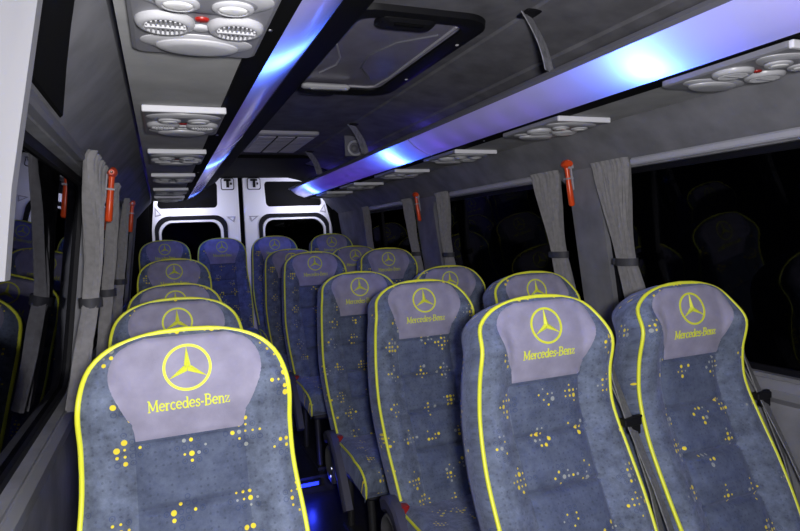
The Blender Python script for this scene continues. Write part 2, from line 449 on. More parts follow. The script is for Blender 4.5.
def make_seat(name, variant):
    """variant: 'belt' (belts on the window side, hinge cover and arm on the aisle side) or 'plain'"""
    r = empty(name)
    backrest_mesh().build('backrest', 'fabric', r, uv=seat_uv, angle=60)
    panel_mesh().build('headrest_panel', 'panel', r, angle=80)
    mb = MB(); mb.tube(outline(), .0050, 8); mb.build('piping', 'piping', r, angle=80)
    emblem_mesh().build('emblem', 'thread', r, angle=30)
    lettering_mesh().build('lettering', 'thread', r, angle=30)
    cm, edges = cushion_mesh()
    c = cm.build('cushion', 'fabric', r, uv=lambda co: (co.x + .37, co.y + co.z * .5 + 3.1), angle=60)
    for e in edges:
        mb = MB(); mb.tube([(x * 1.01, y, z - .002) for x, y, z in e], .0045, 8); mb.build('cushion_piping', 'piping', c, angle=80)
    mb = MB(); mb.rbox(-.165, .165, -.49, -.12, .262, .298, .02)
    # rear frame rising behind the backrest
    mb.loops([[(-.15, -.11, .27), (.15, -.11, .27), (.15, -.05, .27), (-.15, -.05, .27)], [(-.14, .045, .55), (.14, .045, .55), (.14, .065, .55), (-.14, .065, .55)]], True, True, True)
    mb.build('seat_frame', 'seat_shell', r)
    for sx in (-1, 1):
        mb = MB()
        mb.tube([(sx * .13, -.44, 0.012), (sx * .13, -.42, .27)], .016, 10); mb.tube([(sx * .13, -.13, 0.012), (sx * .13, -.15, .27)], .016, 10)
        mb.box(sx * .13 - .022, sx * .13 + .022, -.48, -.09, 0, .014)
        mb.build('leg', 'steel_leg', r)
    if variant == 'arm':
        # aisle side: hinge cover, lowered arm, red release button
        mb = MB()
        y0, z0 = -.115, .315
        pts = []
        for k in range(28):
            a = 2 * PI * k / 28; rr = .075 + .022 * math.cos(a - math.radians(250))
            pts.append((y0 + rr * math.cos(a), z0 + rr * math.sin(a) * 1.15))
        cyc, czc = y0, z0
        def ring(x, s_): return [(x, cyc + (y - cyc) * s_, czc + (z - czc) * s_) for y, z in pts]
        mb.loops([ring(-.187, 1), ring(-.206, .97), ring(-.212, .86), ring(-.208, .62), ring(-.204, .5)], True, True, True)
        hc = mb.build('hinge_cover', 'grey_plastic', r)
        for yy, zz in ((-.155, .285), (-.135, .245)):
            mb = MB(); mb.lathe([(.009, 0), (.008, .003), (.004, .004)], (-.2115, yy, zz), (-1, 0, 0), 8); mb.build('screw', 'metal', hc)
        mb = MB()
        path = [(-.10, .405), (-.15, .425), (-.20, .41), (-.25, .36), (-.29, .30), (-.33, .235), (-.36, .185)]
        L = []
        for i, (y, z) in enumerate(path):
            a = path[max(0, i - 1)]; b = path[min(len(path) - 1, i + 1)]; l = math.hypot(b[0] - a[0], b[1] - a[1])
            ny, nz = -(b[1] - a[1]) / l, (b[0] - a[0]) / l; w = .024
            L.append([(x, y + ny * ww, z + nz * ww) for x, ww in ((-.190, -w), (-.218, -w), (-.226, -w * .6), (-.226, w * .6), (-.218, w), (-.190, w))])
        mb.loops(L, True, True, True); mb.build('armrest', 'purple_plastic', r)
        p = S(-.178, -.640); mb = MB()
        mb.rbox(p.x - .016, p.x + .010, p.y - .024, p.y + .010, p.z - .012, p.z + .014, .007); mb.build('release_button', 'red', r)
    if variant in ('arm', 'belt'):
        # window side: lap and shoulder webbing hanging from the shoulder with its tongue
        bl = MB()
        def edge(h, dx, b): q = S(half_w(h), h); return Vector((half_w(h) + dx, q.y + b, q.z))
        bl.ribbon([edge(-.02, .004, .07), edge(-.08, .016, .035), edge(-.15, .024, .01), edge(-.25, .025, -.012), edge(-.4, .024, -.02), edge(-.55, .024, -.03), edge(-.66, .026, -.03)], [(.004, .012, 0), (.010, .012, 0), (.014, .010, 0), (.014, .004, 0), (.016, .010, 0), (.016, .012, 0), (.012, .016, 0)])
        b1 = bl.build('seat_belt', 'belt', r)
        bl = MB()
        bl.ribbon([edge(-.04, .010, .10), edge(-.12, .028, .055), edge(-.25, .033, .0), edge(-.42, .035, .012), edge(-.6, .034, .03)], [(.006, .012, 0), (.014, .012, 0), (.009, .005, 0), (.018, .012, 0), (.018, .014, 0)])
        bl.build('seat_belt', 'belt', r)
        mb = MB(); q = edge(-.25, .026, -.012)
        mb.rbox(q.x - .024, q.x + .029, q.y - .012, q.y + .010, q.z - .010, q.z + .010, .005)
        mb.rbox(q.x - .004, q.x + .026, q.y - .010, q.y + .008, q.z - .032, q.z - .006, .004)
        mb.rbox(q.x + .01, q.x + .035, q.y - .006, q.y + .004, q.z + .006, q.z + .013, .002)
        mb.build('belt_tongue', 'black_plastic', r)
    return r

ROWY = {1: 1.161, 2: 1.857, 3: 2.569, 4: 3.398, 5: 4.059, 6: 4.681}
ROWZ = {1: 0, 2: 0, 3: 0, 4: .084, 5: .096, 6: .196}
XL, XA, XB, XW = .032, .826, .428, 1.286
LBL = {
 ('L', 1): 'blue dotted passenger seat with yellow piping, nearest in the single row by the left windows',
 ('L', 2): 'blue dotted seat directly behind the nearest left single seat, second in that row',
 ('L', 3): 'third seat of the left single row, only its curved top and half an emblem showing',
 ('L', 4): 'fourth seat of the left single row, raised, full emblem showing above the third',
 ('L', 6): 'dim seat in the left corner of the back bench, beside the wall',
 ('B', 6): 'dark purple back row seat at the end of the aisle before the left rear door',
 ('A', 1): 'large blue dotted seat nearest on the aisle side of the right double row',
 ('A', 2): 'aisle seat second from the front in the right double row, red button at its corner',
 ('A', 3): 'aisle seat third from the front in the right double row, lowered arm and cushion showing',
 ('A', 4): 'aisle seat fourth from the front on the right, tall and narrow, lit purple',
 ('A', 5): 'fifth aisle seat on the right, mostly hidden behind the fourth, left edge showing',
 ('A', 6): 'back row seat just right of the gap between the rear doors',
 ('W', 1): 'large blue dotted seat nearest the big right window, black belt tongue at its side',
 ('W', 2): 'window seat second from the front on the right, only its yellow-edged top showing',
 ('W', 3): 'window seat third from the front on the right, dim top between two aisle seats',
 ('W', 4): 'window seat fourth from the front on the right, raised, full emblem and wording showing',
 ('W', 5): 'fifth window seat on the right, small emblem peeping between the fourth row seats',
 ('W', 6): 'seat in the right corner of the back row beside the wall',
}
XX = {'L': XL, 'A': XA, 'B': XB, 'W': XW}
PROTO = {}
for (c, k), lab in LBL.items():
    v = 'plain' if (c == 'L' or k == 6) else ('arm' if c == 'A' else 'belt')
    if v in PROTO: o = copy_tree(PROTO[v])
    else: o = PROTO[v] = make_seat('passenger_seat', v)
    o.location = (XX[c] + {('L', 6): -.008, ('L', 3): .01, ('L', 4): .026}.get((c, k), 0), ROWY[k], ROWZ[k])
    if k == 6: o.scale = (.955, 1, 1)
    tag(o, lab, 'seat', 'passenger seats')

# ------------------------------------------------------------------ shell
Y0, Y1 = -.55, 5.10
def XWALL(side, z):
    if side < 0: return interp(z, [(0, -.262), (.55, -.262), (.80, -.252), (1.475, -.163), (1.60, -.050), (1.66, -.045), (1.80, -.04)])
    return interp(z, [(0, 1.56), (.55, 1.56), (.80, 1.550), (1.475, 1.462), (1.60, 1.338), (1.66, 1.333), (1.80, 1.33)])
def WP(side, y, z, off=0.0): return (XWALL(side, z) + side * off, y, z)

LWIN = [(.66, 1.90), (2.22, 3.22), (3.62, 4.62)]
RWIN = [(-.30, 1.72), (1.885, 3.12), (3.38, 4.40)]
ZW = {-1: (.868, 1.452), 1: (.83, 1.452)}
def wall(side, wins, name):
    mb = MB()
    z0w, z1w = ZW[side]
    lo, hi = z0w - .04, 1.475
    def strip_(ya, yb, za, zb, ny=1):
        zs = sorted(set([za, zb] + [z for z in (.55, .80, 1.475, 1.60, 1.66) if za < z < zb]))
        mb.quad_grid([[WP(side, lerp(ya, yb, i / ny), z) for i in range(ny + 1)] for z in zs])
    strip_(Y0, Y1, 0, lo); strip_(Y0, Y1, hi, 1.80)
    edges = [Y0] + [e for a, b in wins for e in (a - .03, b + .03)] + [Y1]
    for i in range(0, len(edges), 2):
        strip_(edges[i], edges[i + 1], lo, hi)
    for a, b in wins:
        k = 8
        inner = rrect(a, b, z0w, z1w, .07, k); outer = []
        A, B = a - .03, b + .03
        n = k + 1
        for q, (cy, cz) in enumerate(((B, hi), (A, hi), (A, lo), (B, lo))):
            for i in range(n):
                t = i / k; (iy, iz) = inner[q * n + i]
                # project along: first half on one side, second half on the other
                if q == 0: outer.append((B, lerp(iz, hi, min(1, 2 * t))) if t <= .5 else (lerp(B, iy, 2 * t - 1), hi))
                if q == 1: outer.append((lerp(iy, A, min(1, 2 * t)), hi) if t <= .5 else (A, lerp(hi, iz, 2 * t - 1)))
                if q == 2: outer.append((A, lerp(iz, lo, min(1, 2 * t))) if t <= .5 else (lerp(A, iy, 2 * t - 1), lo))
                if q == 3: outer.append((lerp(iy, B, min(1, 2 * t)), lo) if t <= .5 else (B, lerp(lo, iz, 2 * t - 1)))
        mb.loops([[WP(side, y, z) for y, z in outer], [WP(side, y, z) for y, z in inner], [WP(side, y, z, .03) for y, z in inner]])
    o = mb.build(name, 'wall', smooth=False); tag(o, None, None, None, 'structure')
    return o
wall(-1, LWIN, 'wall_left'); wall(1, RWIN, 'wall_right')
wn = 1
for side, wins in ((-1, LWIN), (1, RWIN)):
    for a, b in wins:
        z0w, z1w = ZW[side]
        mb = MB(); k = 8
        i0 = rrect(a - .002, b + .002, z0w - .002, z1w + .002, .07, k); i1 = rrect(a + .018, b - .018, z0w + .018, z1w - .018, .06, k)
        mb.loops([[WP(side, y, z, .031) for y, z in i0], [WP(side, y, z, .022) for y, z in i0], [WP(side, y, z, .022) for y, z in i1], [WP(side, y, z, .036) for y, z in i1]])
        w = mb.build('window_%d' % wn, 'gasket'); tag(w, None, None, None, 'structure'); wn += 1
        mb = MB(); mb.loops([[WP(side, y, z, .032) for y, z in i1], [WP(side, y, z, .036) for y, z in i1]], True, True, True)
        mb.build('pane', 'glass', w, smooth=False)

# floor with the raised rear platform
mb = MB()
def slab(y0, y1, z): mb.box(-.262, 1.56, y0, y1, -.06, z)
slab(Y0, 2.86, 0); slab(2.86, 4.13, .084); slab(4.13, Y1 + .05, .196)
fl = mb.build('floor', 'floor', smooth=False); tag(fl, kind='structure')

# ceiling: flat centre, coves down to the back of the shelves
mb = MB()
prof = [(-.04, 1.66), (-.03, 1.71), (.13, 1.785), (.37, 1.818), (.378, 1.824), (.384, 1.82), (.906, 1.82), (.912, 1.824), (.92, 1.818), (1.118, 1.776), (1.124, 1.781), (1.132, 1.771), (1.32, 1.71), (1.33, 1.66)]
mb.quad_grid([[(x, y, z) for x, z in prof] for y in (Y0, 1, 2, 3, 4, Y1)])
ce = mb.build('ceiling', 'ceiling', smooth=False); tag(ce, kind='structure')
# front bulkhead behind the camera
mb = MB(); mb.box(-.30, 1.60, Y0 - .03, Y0, 0, 1.83); o = mb.build('wall_front', 'ceiling', smooth=False); tag(o, kind='structure')
# rear wall around the two doors (dark jambs and header)
mb = MB()
mb.box(-.27, -.075, 5.06, 5.20, 0, 1.83); mb.box(1.425, 1.57, 5.06, 5.20, 0, 1.83)
mb.box(-.27, 1.57, 5.02, 5.20, 1.796, 1.85); mb.box(-.27, 1.57, 5.16, 5.20, 0, 1.83)
o = mb.build('wall_rear', 'matt_black', smooth=False); tag(o, kind='structure')
# black sheets added to darken the unlit rear ceiling and coves
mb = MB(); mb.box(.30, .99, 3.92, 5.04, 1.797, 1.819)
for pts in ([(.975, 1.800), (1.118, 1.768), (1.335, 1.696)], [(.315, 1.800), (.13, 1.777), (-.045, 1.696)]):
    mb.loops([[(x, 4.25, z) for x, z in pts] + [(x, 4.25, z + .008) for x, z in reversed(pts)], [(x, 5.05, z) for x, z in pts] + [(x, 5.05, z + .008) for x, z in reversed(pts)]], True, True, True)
o = mb.build('rear_shade', 'matt_black', smooth=False); tag(o, kind='structure')
# sill ledges under the windows
for side, nm in ((-1, 'trim_1'), (1, 'trim_2')):
    mb = MB(); z0w = ZW[side][0]
    pr = [(.03, z0w - .004), (-.006, z0w - .012), (-.022, z0w - .035), (-.018, z0w - .06), (.02, z0w - .10)]
    if side < 0: pr = [(.03, z0w - .004), (-.004, z0w - .008), (-.016, z0w - .025), (-.016, z0w - .055), (.02, z0w - .09)]
    def lp(y): return [WP(side, y, z, d) for d, z in pr]
    mb.loops([lp(Y0), lp(5.05)], True, True, True)
    o = mb.build(nm, 'ledge', smooth=False); tag(o, kind='structure')
# pale pillar trim close to the camera on the left
mb = MB()
def pl(z):
    x = interp(z, [(1.23, -.128), (1.316, -.117), (1.484, -.086), (1.70, -.05)])
    xw = XWALL(-1, z) - .02
    return [(xw, .50, z), (x - .012, .595, z), (x, .605, z), (x, .625, z), (x - .014, .64, z), (xw, .70, z)]
mb.loops([pl(1.235), pl(1.25), pl(1.316), pl(1.40), pl(1.484), pl(1.60), pl(1.70)], True, True, True)
o = mb.build('trim_3', 'trim'); tag(o, kind='structure')

# black strip shaped as the pillar's shade on the left wall panel
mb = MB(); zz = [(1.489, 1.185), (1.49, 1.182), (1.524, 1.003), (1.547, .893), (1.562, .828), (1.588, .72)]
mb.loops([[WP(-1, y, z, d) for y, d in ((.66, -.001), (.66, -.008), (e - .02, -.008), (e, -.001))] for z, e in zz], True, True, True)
o = mb.build('pillar_shade', 'matt_black', smooth=False); tag(o, kind='structure')

# ------------------------------------------------------------------ rear doors
def rear_door(name, sg, xg, xo_top, xo_bot):
    """sg +1: right leaf. xg edge at the centre gap, xo outer edge"""
    Yd = 5.09
    def X(u, z):            # u 0 at the gap .. 1 at the outer edge
        return lerp(xg, interp(z, [(.2, xo_bot), (1.35, xo_bot), (1.60, xo_top), (1.8, xo_top - sg * .03)]), u)
    r = empty(name, (0, 0, 0)); tag(r, kind='structure')
    W = abs(xo_bot - xg)
    # leaf: a skin with two window holes
    ZB, ZT = .21, 1.792
    lw = (.115 / .74, .965, .62, 1.485); uw = (.26, .955, 1.55, 1.762)
    mb = MB(); k = 8; n = k + 1
    def ringq(hole, bx, rad):
        u0, u1, z0, z1 = hole; A, B, lo, hi = bx
        inn = rrect(u0 * W, u1 * W, z0, z1, rad, k); out = []
        for q in range(4):
            for i in range(n):
                t = i / k; (iy, iz) = inn[q * n + i]
                if q == 0: out.append((B, lerp(iz, hi, min(1, 2 * t))) if t <= .5 else (lerp(B, iy, 2 * t - 1), hi))
                if q == 1: out.append((lerp(iy, A, min(1, 2 * t)), hi) if t <= .5 else (A, lerp(hi, iz, 2 * t - 1)))
                if q == 2: out.append((A, lerp(iz, lo, min(1, 2 * t))) if t <= .5 else (lerp(A, iy, 2 * t - 1), lo))
                if q == 3: out.append((lerp(iy, B, min(1, 2 * t)), lo) if t <= .5 else (B, lerp(lo, iz, 2 * t - 1)))
        f = lambda L, y: [(X(u / W, z), y, z) for u, z in L]
        mb.loops([f(out, Yd), f(inn, Yd), f(inn, Yd + .035)])
        return inn
    MID = 1.52
    li = ringq(lw, (0, W, .52, MID), .10); ui = ringq(uw, (0, W, MID, ZT), .035)
    mb.quad_grid([[(X(0, z), Yd, z), (X(1, z), Yd, z)] for z in (ZB, .52)])
    # edge return
    mb.quad_grid([[(X(0, z), yy, z) for z in (ZB, .52, MID, ZT)] for yy in (Yd, Yd + .06)])
    mb.quad_grid([[(X(1, z), yy, z) for z in (ZB, 1.35, MID, 1.6, ZT)] for yy in (Yd, Yd + .06)])
    mb.quad_grid([[(X(u, ZT), yy, ZT) for u in (0, 1)] for yy in (Yd, Yd + .06)])
    mb.build('leaf', 'white', r, smooth=False)
    def inset(L, d, hole):
        u0, u1, z0, z1 = hole; cu, cz = (u0 + u1) / 2 * W, (z0 + z1) / 2
        su = 1 - d / ((u1 - u0) * W / 2); sz = 1 - d / ((z1 - z0) / 2)
        return [(cu + (u - cu) * su, cz + (z - cz) * sz) for u, z in L]
    f = lambda L, y: [(X(u / W, z), y, z) for u, z in L]
    # lower window: rubber gasket, white inner rim, glass
    mb = MB(); mb.loops([f(inset(li, -.004, lw), Yd + .004), f(inset(li, -.004, lw), Yd - .008), f(inset(li, .026, lw), Yd - .004), f(inset(li, .028, lw), Yd + .02)]); mb.build('gasket', 'gasket', r)
    mb = MB(); mb.loops([f(inset(li, .026, lw), Yd + .022), f(inset(li, .030, lw), Yd + .004), f(inset(li, .046, lw), Yd + .006), f(inset(li, .050, lw), Yd + .03)]); mb.build('window_rim', 'white', r)
    mb = MB(); p = inset(li, .046, lw); mb.loops([f(p, Yd + .024), f(p, Yd + .029)], True, True, True); mb.build('pane', 'glass', r, smooth=False)
    mb = MB(); p = inset(ui, -.002, uw); mb.loops([f(p, Yd + .028), f(p, Yd + .034)], True, True, True); mb.build('trim_recess', 'matt_black', r, smooth=False)
    # latch box at the top by the gap
    mb = MB(); x0, x1 = sorted((X(.06, 1.75), X(.205, 1.75)))
    L0 = [(x, z) for x, z in rrect(x0, x1, 1.70, 1.786, .012, 4)]
    cxm, czm = (x0 + x1) / 2, 1.743
    mb.loops([[(x, Yd + .001, z) for x, z in L0], [(x, Yd - .012, z) for x, z in L0], [(cxm + (x - cxm) * .88, Yd - .014, czm + (z - czm) * .88) for x, z in L0]], True, False, True)
    lb = mb.build('latch_plate', 'white', r)
    mb = MB(); L1 = rrect(x0 - .007, x1 + .007, 1.693, 1.7915, .016, 4); mb.loops([[(x, Yd + .0005, z) for x, z in L1], [(x, Yd - .003, z) for x, z in L1]], True, False, True); mb.build('plate_seal', 'gasket', lb)
    mb = MB(); mb.box(cxm - .011, cxm + .011, Yd - .022, Yd - .013, 1.712, 1.775); mb.box(cxm - .03, cxm + .026, Yd - .022, Yd - .013, 1.765, 1.782)
    mb.box(cxm + .02 * 1, cxm + .034, Yd - .02, Yd - .013, 1.735, 1.752); mb.build('latch', 'black_plastic', lb, smooth=False)
    # pressed triangles in the white belt
    for (ua, za, ub, zb, uc, zc) in ((.05, 1.475, .16, 1.475, .07, 1.425), (.90, 1.50, .985, 1.565, .975, 1.485)):
        P = [(ua, za), (ub, zb), (uc, zc)]; cu = sum(p[0] for p in P) / 3; cz = sum(p[1] for p in P) / 3
        mb = MB()
        mb.loops([[(X(u, z), Yd - .001, z) for u, z in P], [(X(cu + (u - cu) * .9, cz + (z - cz) * .9), Yd - .006, cz + (z - cz) * .9) for u, z in P],
                  [(X(cu + (u - cu) * .68, cz + (z - cz) * .68), Yd - .006, cz + (z - cz) * .68) for u, z in P], [(X(cu + (u - cu) * .55, cz + (z - cz) * .55), Yd - .001, cz + (z - cz) * .55) for u, z in P]])
        mb.build('pressed_triangle', 'vent', r, smooth=False)
    return r
rear_door('door_1', -1, .622, -.035, -.062)
rear_door('door_2', 1, .663, 1.352, 1.412)

# ------------------------------------------------------------------ luggage shelves with light strips
YS0, YS1 = -.5, 4.76
def shelf(name, sg, label):
    """sg +1 right shelf; section given for the right, mirrored about x=.645"""
    mx = (lambda x: x) if sg > 0 else (lambda x: 1.29 - x)
    r = empty(name, (mx(1.2), 2.1, 1.59)); tag(r, label, 'luggage shelf', 'overhead luggage shelves')
    o0 = Vector((mx(1.2), 2.1, 1.59))
    def ext(sec, y0, y1, nm, m, smooth=False, ny=1):
        mb = MB(); mb.loops([[(mx(x) - o0.x, lerp(y0, y1, i / ny) - o0.y, z - o0.z) for x, z in sec] for i in range(ny + 1)], True, True, True)
        return mb.build(nm, m, r, smooth=smooth)
    # carpeted body
    ext([(1.132, 1.590), (1.330, 1.588), (1.330, 1.604), (1.145, 1.607)], YS0, YS1, 'shelf_board', 'shelf')
    # black edge trim between board and light
    tr = ext([(1.088, 1.5915), (1.134, 1.5875), (1.140, 1.600), (1.096, 1.604)], YS0, YS1, 'edge_trim', 'matt_black')
    for y in (.95, 1.9, 2.9, 3.9):
        mb = MB(); mb.lathe([(.004, 0), (.0035, .0015), (.002, .002)], (mx(1.111) - o0.x, y - o0.y, 1.5895 - o0.z), (0, 0, -1), 8); mb.build('screw', 'metal', tr)
    # opal light cover, slightly domed sheet
    mb = MB(); P = []
    a, b = Vector((1.088, 1.593)), Vector((.980, 1.660)); nn = Vector((-(b - a).y, (b - a).x)).normalized()
    if nn.y > 0: nn = -nn
    for i in range(11):
        t = i / 10; q = a.lerp(b, t) + nn * (.010 * (1 - (2 * t - 1) ** 2)); P.append(q)
    rows = [[(mx(q.x) - o0.x, y - o0.y, q.y - o0.z) for q in P] for y in (YS0, .8, 2.30, 4.70)]
    cxs, czs = 1.03, 1.63
    for tt, sc_ in ((4.73, .85), (4.75, .5), (4.755, .1)):
        rows.append([(mx(lerp(cxs, q.x, sc_)) - o0.x, tt - o0.y, lerp(czs, q.y, sc_) - o0.z) for q in P])
    mb.quad_grid(rows); mb.build('light_cover', 'diffuser', r)
    # joint ring in the cover
    mb = MB(); mb.ribbon([(mx(q.x + nn.x * .0012) - o0.x, 2.30 - o0.y, q.y + nn.y * .0012 - o0.z) for q in P], (0, .0045, 0), .0006); mb.build('cover_joint', 'console_lt', r)
    # lip above the light
    if sg > 0: ext([(.982, 1.657), (.971, 1.664), (.976, 1.675), (.992, 1.668)], YS0, YS1, 'shelf_lip', 'lip')
    else: ext([(.982, 1.657), (.868, 1.728), (.866, 1.750), (.992, 1.668)], YS0, YS1, 'shelf_lip', 'matt_black')
    # housing behind the light
    ext([(1.096, 1.606), (1.130, 1.664), (1.055, 1.700), (.990, 1.672), (.994, 1.668), (1.056, 1.694), (1.124, 1.662), (1.092, 1.608)], YS0, 4.74, 'light_housing', 'trim')
    for ye in (YS0, 4.74):
        mb = MB(); mb.loops([[(mx(x) - o0.x, ye + d - o0.y, z - o0.z) for x, z in ((1.092, 1.607), (1.126, 1.663), (1.055, 1.697), (.992, 1.670))] for d in (0, .004)], True, True, True); mb.build('housing_end', 'trim', r, smooth=False)
    return r
shelf('luggage_shelf', -1, 'left overhead luggage shelf with a narrow blue light strip along its edge')
shelf('luggage_shelf', 1, 'right overhead luggage shelf with a broad lavender light strip glowing blue')

# blue diodes behind the covers
LEDS = [(1, .35), (1, 1.05), (1, 2.60), (1, 4.25), (-1, -.35), (-1, 1.16), (-1, 2.75), (-1, 4.45)]
def point(name, loc, col, watt, rad=.01):
    l = bpy.data.lights.new(name, 'POINT'); l.color = col; l.energy = watt; l.shadow_soft_size = rad
    o = bpy.data.objects.new(name, l); COL.objects.link(o); o.location = loc; return o
for sg, y in LEDS:
    x = 1.066 if sg > 0 else 1.29 - 1.066
    for dy in (-.02, .02):
        point('strip_diode', (x, y + dy, 1.656), (.06, .15, 1), 3.6 if y < 2 else 6, .006)
for sg in (1, -1):
    y = -.1
    while y < 4.7:
        x = 1.072 if sg > 0 else 1.29 - 1.072
        if all(abs(y - yy) > .18 for s2, yy in LEDS if s2 == sg):
            point('strip_diode', (x, y, 1.664), (.17, .05, 1), .075 if y < 2 else .16, .008)
        y += .16

# ------------------------------------------------------------------ overhead consoles
def make_console():
    r = empty('overhead_console')
    L, W = .31, .190      # y from 0 (front) to L
    mb = MB()
    L0 = lambda i, z: [(x, y, z) for x, y in rrect(-W / 2 + i, W / 2 - i, i * .5, L - i * .5, .012, 3)]
    mb.loops([L0(0, 0), L0(0, -.011), L0(.006, -.014)], True, True, True); mb.build('plate', 'console', r, smooth=False)
    mb = MB(); mb.rbox(-W / 2, W / 2, -.004, .006, -.0155, 0, .003); mb.build('front_edge', 'white', r, smooth=False)  # white colour paints in the flash catching the front edge
    def oval(name, cx, cy, rx, ry, h, m, par, z=-.013, prof=None):
        mb = MB(); prof = prof or [(1, 0), (.99, .35), (.9, .75), (.7, .95), (.3, 1)]
        P = [(p, q * h) for p, q in prof]
        mb.lathe(P, (cx, cy, z), (0, 0, -1), 32, rx, ry); return mb.build(name, m, par)
    # reading lamp pair at the front
    bz = oval('lamp_bezel', 0, .062, .088, .046, .007, 'console_lt', r)
    rim = oval('bezel_ring', 0, .066, .066, .034, .003, 'console', bz, -.019)
    for sx in (-1, 1):
        lm = oval('reading_lamp', sx * .034, .068, .027, .024, .006, 'console_lt', r, -.021, [(1, 0), (1, .5), (.86, .9), (.74, .9), (.68, .55)])
        oval('bulb', sx * .034, .066, .019, .016, .005, 'lens', lm, -.0235)
    # two round nozzles with grilles and the red button between them
    for sx in (-1, 1):
        v = oval('air_nozzle', sx * .048, .158, .040, .040, .012, 'console_lt', r, -.013, [(1, 0), (1, .35), (.93, .75), (.82, .92), (.74, .9), (.68, .6), (.3, .6)])
        mb = MB()
        for i in range(-4, 5):
            x = i * .0062; hl = math.sqrt(max(0, .0275 ** 2 - x * x))
            if hl > .004: mb.box(sx * .048 + x - .0013, sx * .048 + x + .0013, .158 - hl, .158 + hl, -.0245, -.0195)
        mb.box(sx * .048 - .027, sx * .048 + .027, .155, .160, -.0255, -.0205)
        mb.build('grille', 'console_lt', v, smooth=False)
        oval('throat', sx * .048, .158, .026, .026, .002, 'grey_plastic', v, -.0195)
    oval('call_button', 0, .138, .010, .008, .005, 'red', r)
    oval('sensor_dome', 0, .172, .013, .011, .006, 'console_lt', r)
    # closing oval cover at the rear
    sb = oval('speaker_bezel', 0, .245, .084, .040, .006, 'console_lt', r)
    oval('speaker_cover', 0, .250, .062, .036, .007, 'console_lt', sb, -.018)
    return r
con = make_console()
n = 0
LCON = [(.745, 'overhead console on the left shelf nearest the camera, red button between two round nozzles'),
        (1.51, 'second overhead console on the left shelf, with a bright front edge'),
        (2.19, 'third overhead console along the left shelf'), (2.92, 'fourth overhead console along the left shelf, seen as a thin bright line over dark lamps'),
        (3.66, 'fifth overhead console along the left shelf, a thin pale sliver'), (4.24, 'last overhead console on the left shelf, just before the rear door')]
RCON = [(.755, 'overhead console under the right shelf nearest the camera, cut by the frame edge'),
        (1.445, 'second overhead console under the right shelf, above the pillar with the orange hammer'), (2.10, 'third overhead console under the right shelf'),
        (2.75, 'fourth overhead console under the right shelf'), (3.42, 'fifth overhead console under the right shelf, near its far end'), (4.05, 'last overhead console under the right shelf, smallest and dimmest')]
for x, lst in ((.072, LCON), (1.190, RCON)):
    for y, lab in lst:
        o = con if n == 0 else copy_tree(con); n += 1
        o.location = (x, y, 1.5878)
        tag(o, lab, 'overhead console', 'overhead reading light and air consoles')

# ------------------------------------------------------------------ roof hatch
r = empty('roof_hatch', (.645, 1.76, 1.82)); tag(r, 'black framed rounded roof hatch with a grey panel in the ceiling', 'roof hatch')
k = 8
fo = rrect(-.207, .207, -.40, .445, .09, k); fi = rrect(-.150, .150, -.335, .37, .05, k)
mb = MB()
def z_(L, z): return [(x, y, z) for x, y in L]
fm = [((a[0] + b[0]) / 2, (a[1] + b[1]) / 2) for a, b in zip(fo, fi)]
mb.loops([z_(fo, -.001), z_([(x * .99, y * .995) for x, y in fo], -.016), z_(fm, -.022), z_(fi, -.012), z_(fi, .02 - .022)]); hf = mb.build('hatch_frame', 'black_plastic', r)
mb = MB(); mb.loops([z_(fi, -.003), z_([(x * .97, y * .985) for x, y in fi], -.007), z_([(x * .93, y * .965) for x, y in fi], -.004)], True, True, True); hp = mb.build('hatch_panel', 'hatch', r, smooth=False)
mb = MB(); mb.tube([(.130, -.31, -.005), (.135, .2, -.005), (.122, .335, -.005), (.10, .35, -.005), (-.14, .35, -.005)], .004, 6); mb.build('panel_rim', 'vent', hp)
mb = MB(); mb.tube([(.11, -.24, -.006), (.02, -.15, -.006), (-.02, -.02, -.006), (.0, .12, -.006), (.07, .24, -.006)], .003, 6); mb.build('moulded_line', 'lip', hp)
mb = MB(); mb.tube([(-.145, -.1, -.006), (-.10, .02, -.006), (-.09, .1, -.006), (-.12, .2, -.006)], .003, 6); mb.build('moulded_line', 'vent', hp)
mb = MB(); mb.rbox(-.11, .045, -.375, -.305, -.030, -.006, .02); la = mb.build('latch', 'black_plastic', r)
mb = MB(); mb.rbox(-.07, .01, -.365, -.35, -.034, -.03, .005); mb.build('latch_tab', 'matt_black', la)
mb = MB(); mb.rbox(-.155, .02, .30, .335, -.03, -.012, .012); ha = mb.build('handle', 'console_lt', r)
mb = MB(); mb.rbox(-.155, -.02, .335, .40, -.035, -.014, .02); mb.build('handle_housing', 'black_plastic', ha)
mb = MB(); mb.rbox(-.125, -.01, .312, .322, -.034, -.029, .004); mb.build('handle_grip', 'metal', ha)
for x, y in ((.178, -.22), (.178, .16), (-.178, -.22), (-.178, .16)):
    mb = MB(); mb.lathe([(.006, 0), (.005, .002), (.003, .003)], (x, y, -.0215), (0, 0, -1), 10); mb.build('screw', 'console_lt', hf)

# ceiling vent
r = empty('ceiling_vent', (.645, 3.38, 1.82)); tag(r, 'pale flat ceiling vent with three grille fields near the rear doors', 'vent')
mb = MB(); L = lambda i, z: [(x, y, z) for x, y in rrect(-.165 + i, .165 - i, -.315 + i, .315 - i, .02, 4)]
mb.loops([L(0, 0), L(.002, -.014), L(.012, -.02)], True, True, True); mb.build('vent_frame', 'vent', r, smooth=False)
for i in range(3):
    y0 = -.155 + .155 * 0 + i * .0
    x0 = -.148 + i * .101
    mb = MB()
    for q in range(11): mb.box(x0 + .002, x0 + .092, -.25 + q * .05, -.213 + q * .05, -.0245, -.019)
    mb.build('grille', 'vent', r, smooth=False)
for i in range(2):
    x0 = -.051 + i * .101
    mb = MB(); mb.box(x0 - .004, x0 + .004, -.27, .29, -.0235, -.019); mb.build('divider', 'matt_black', r, smooth=False)

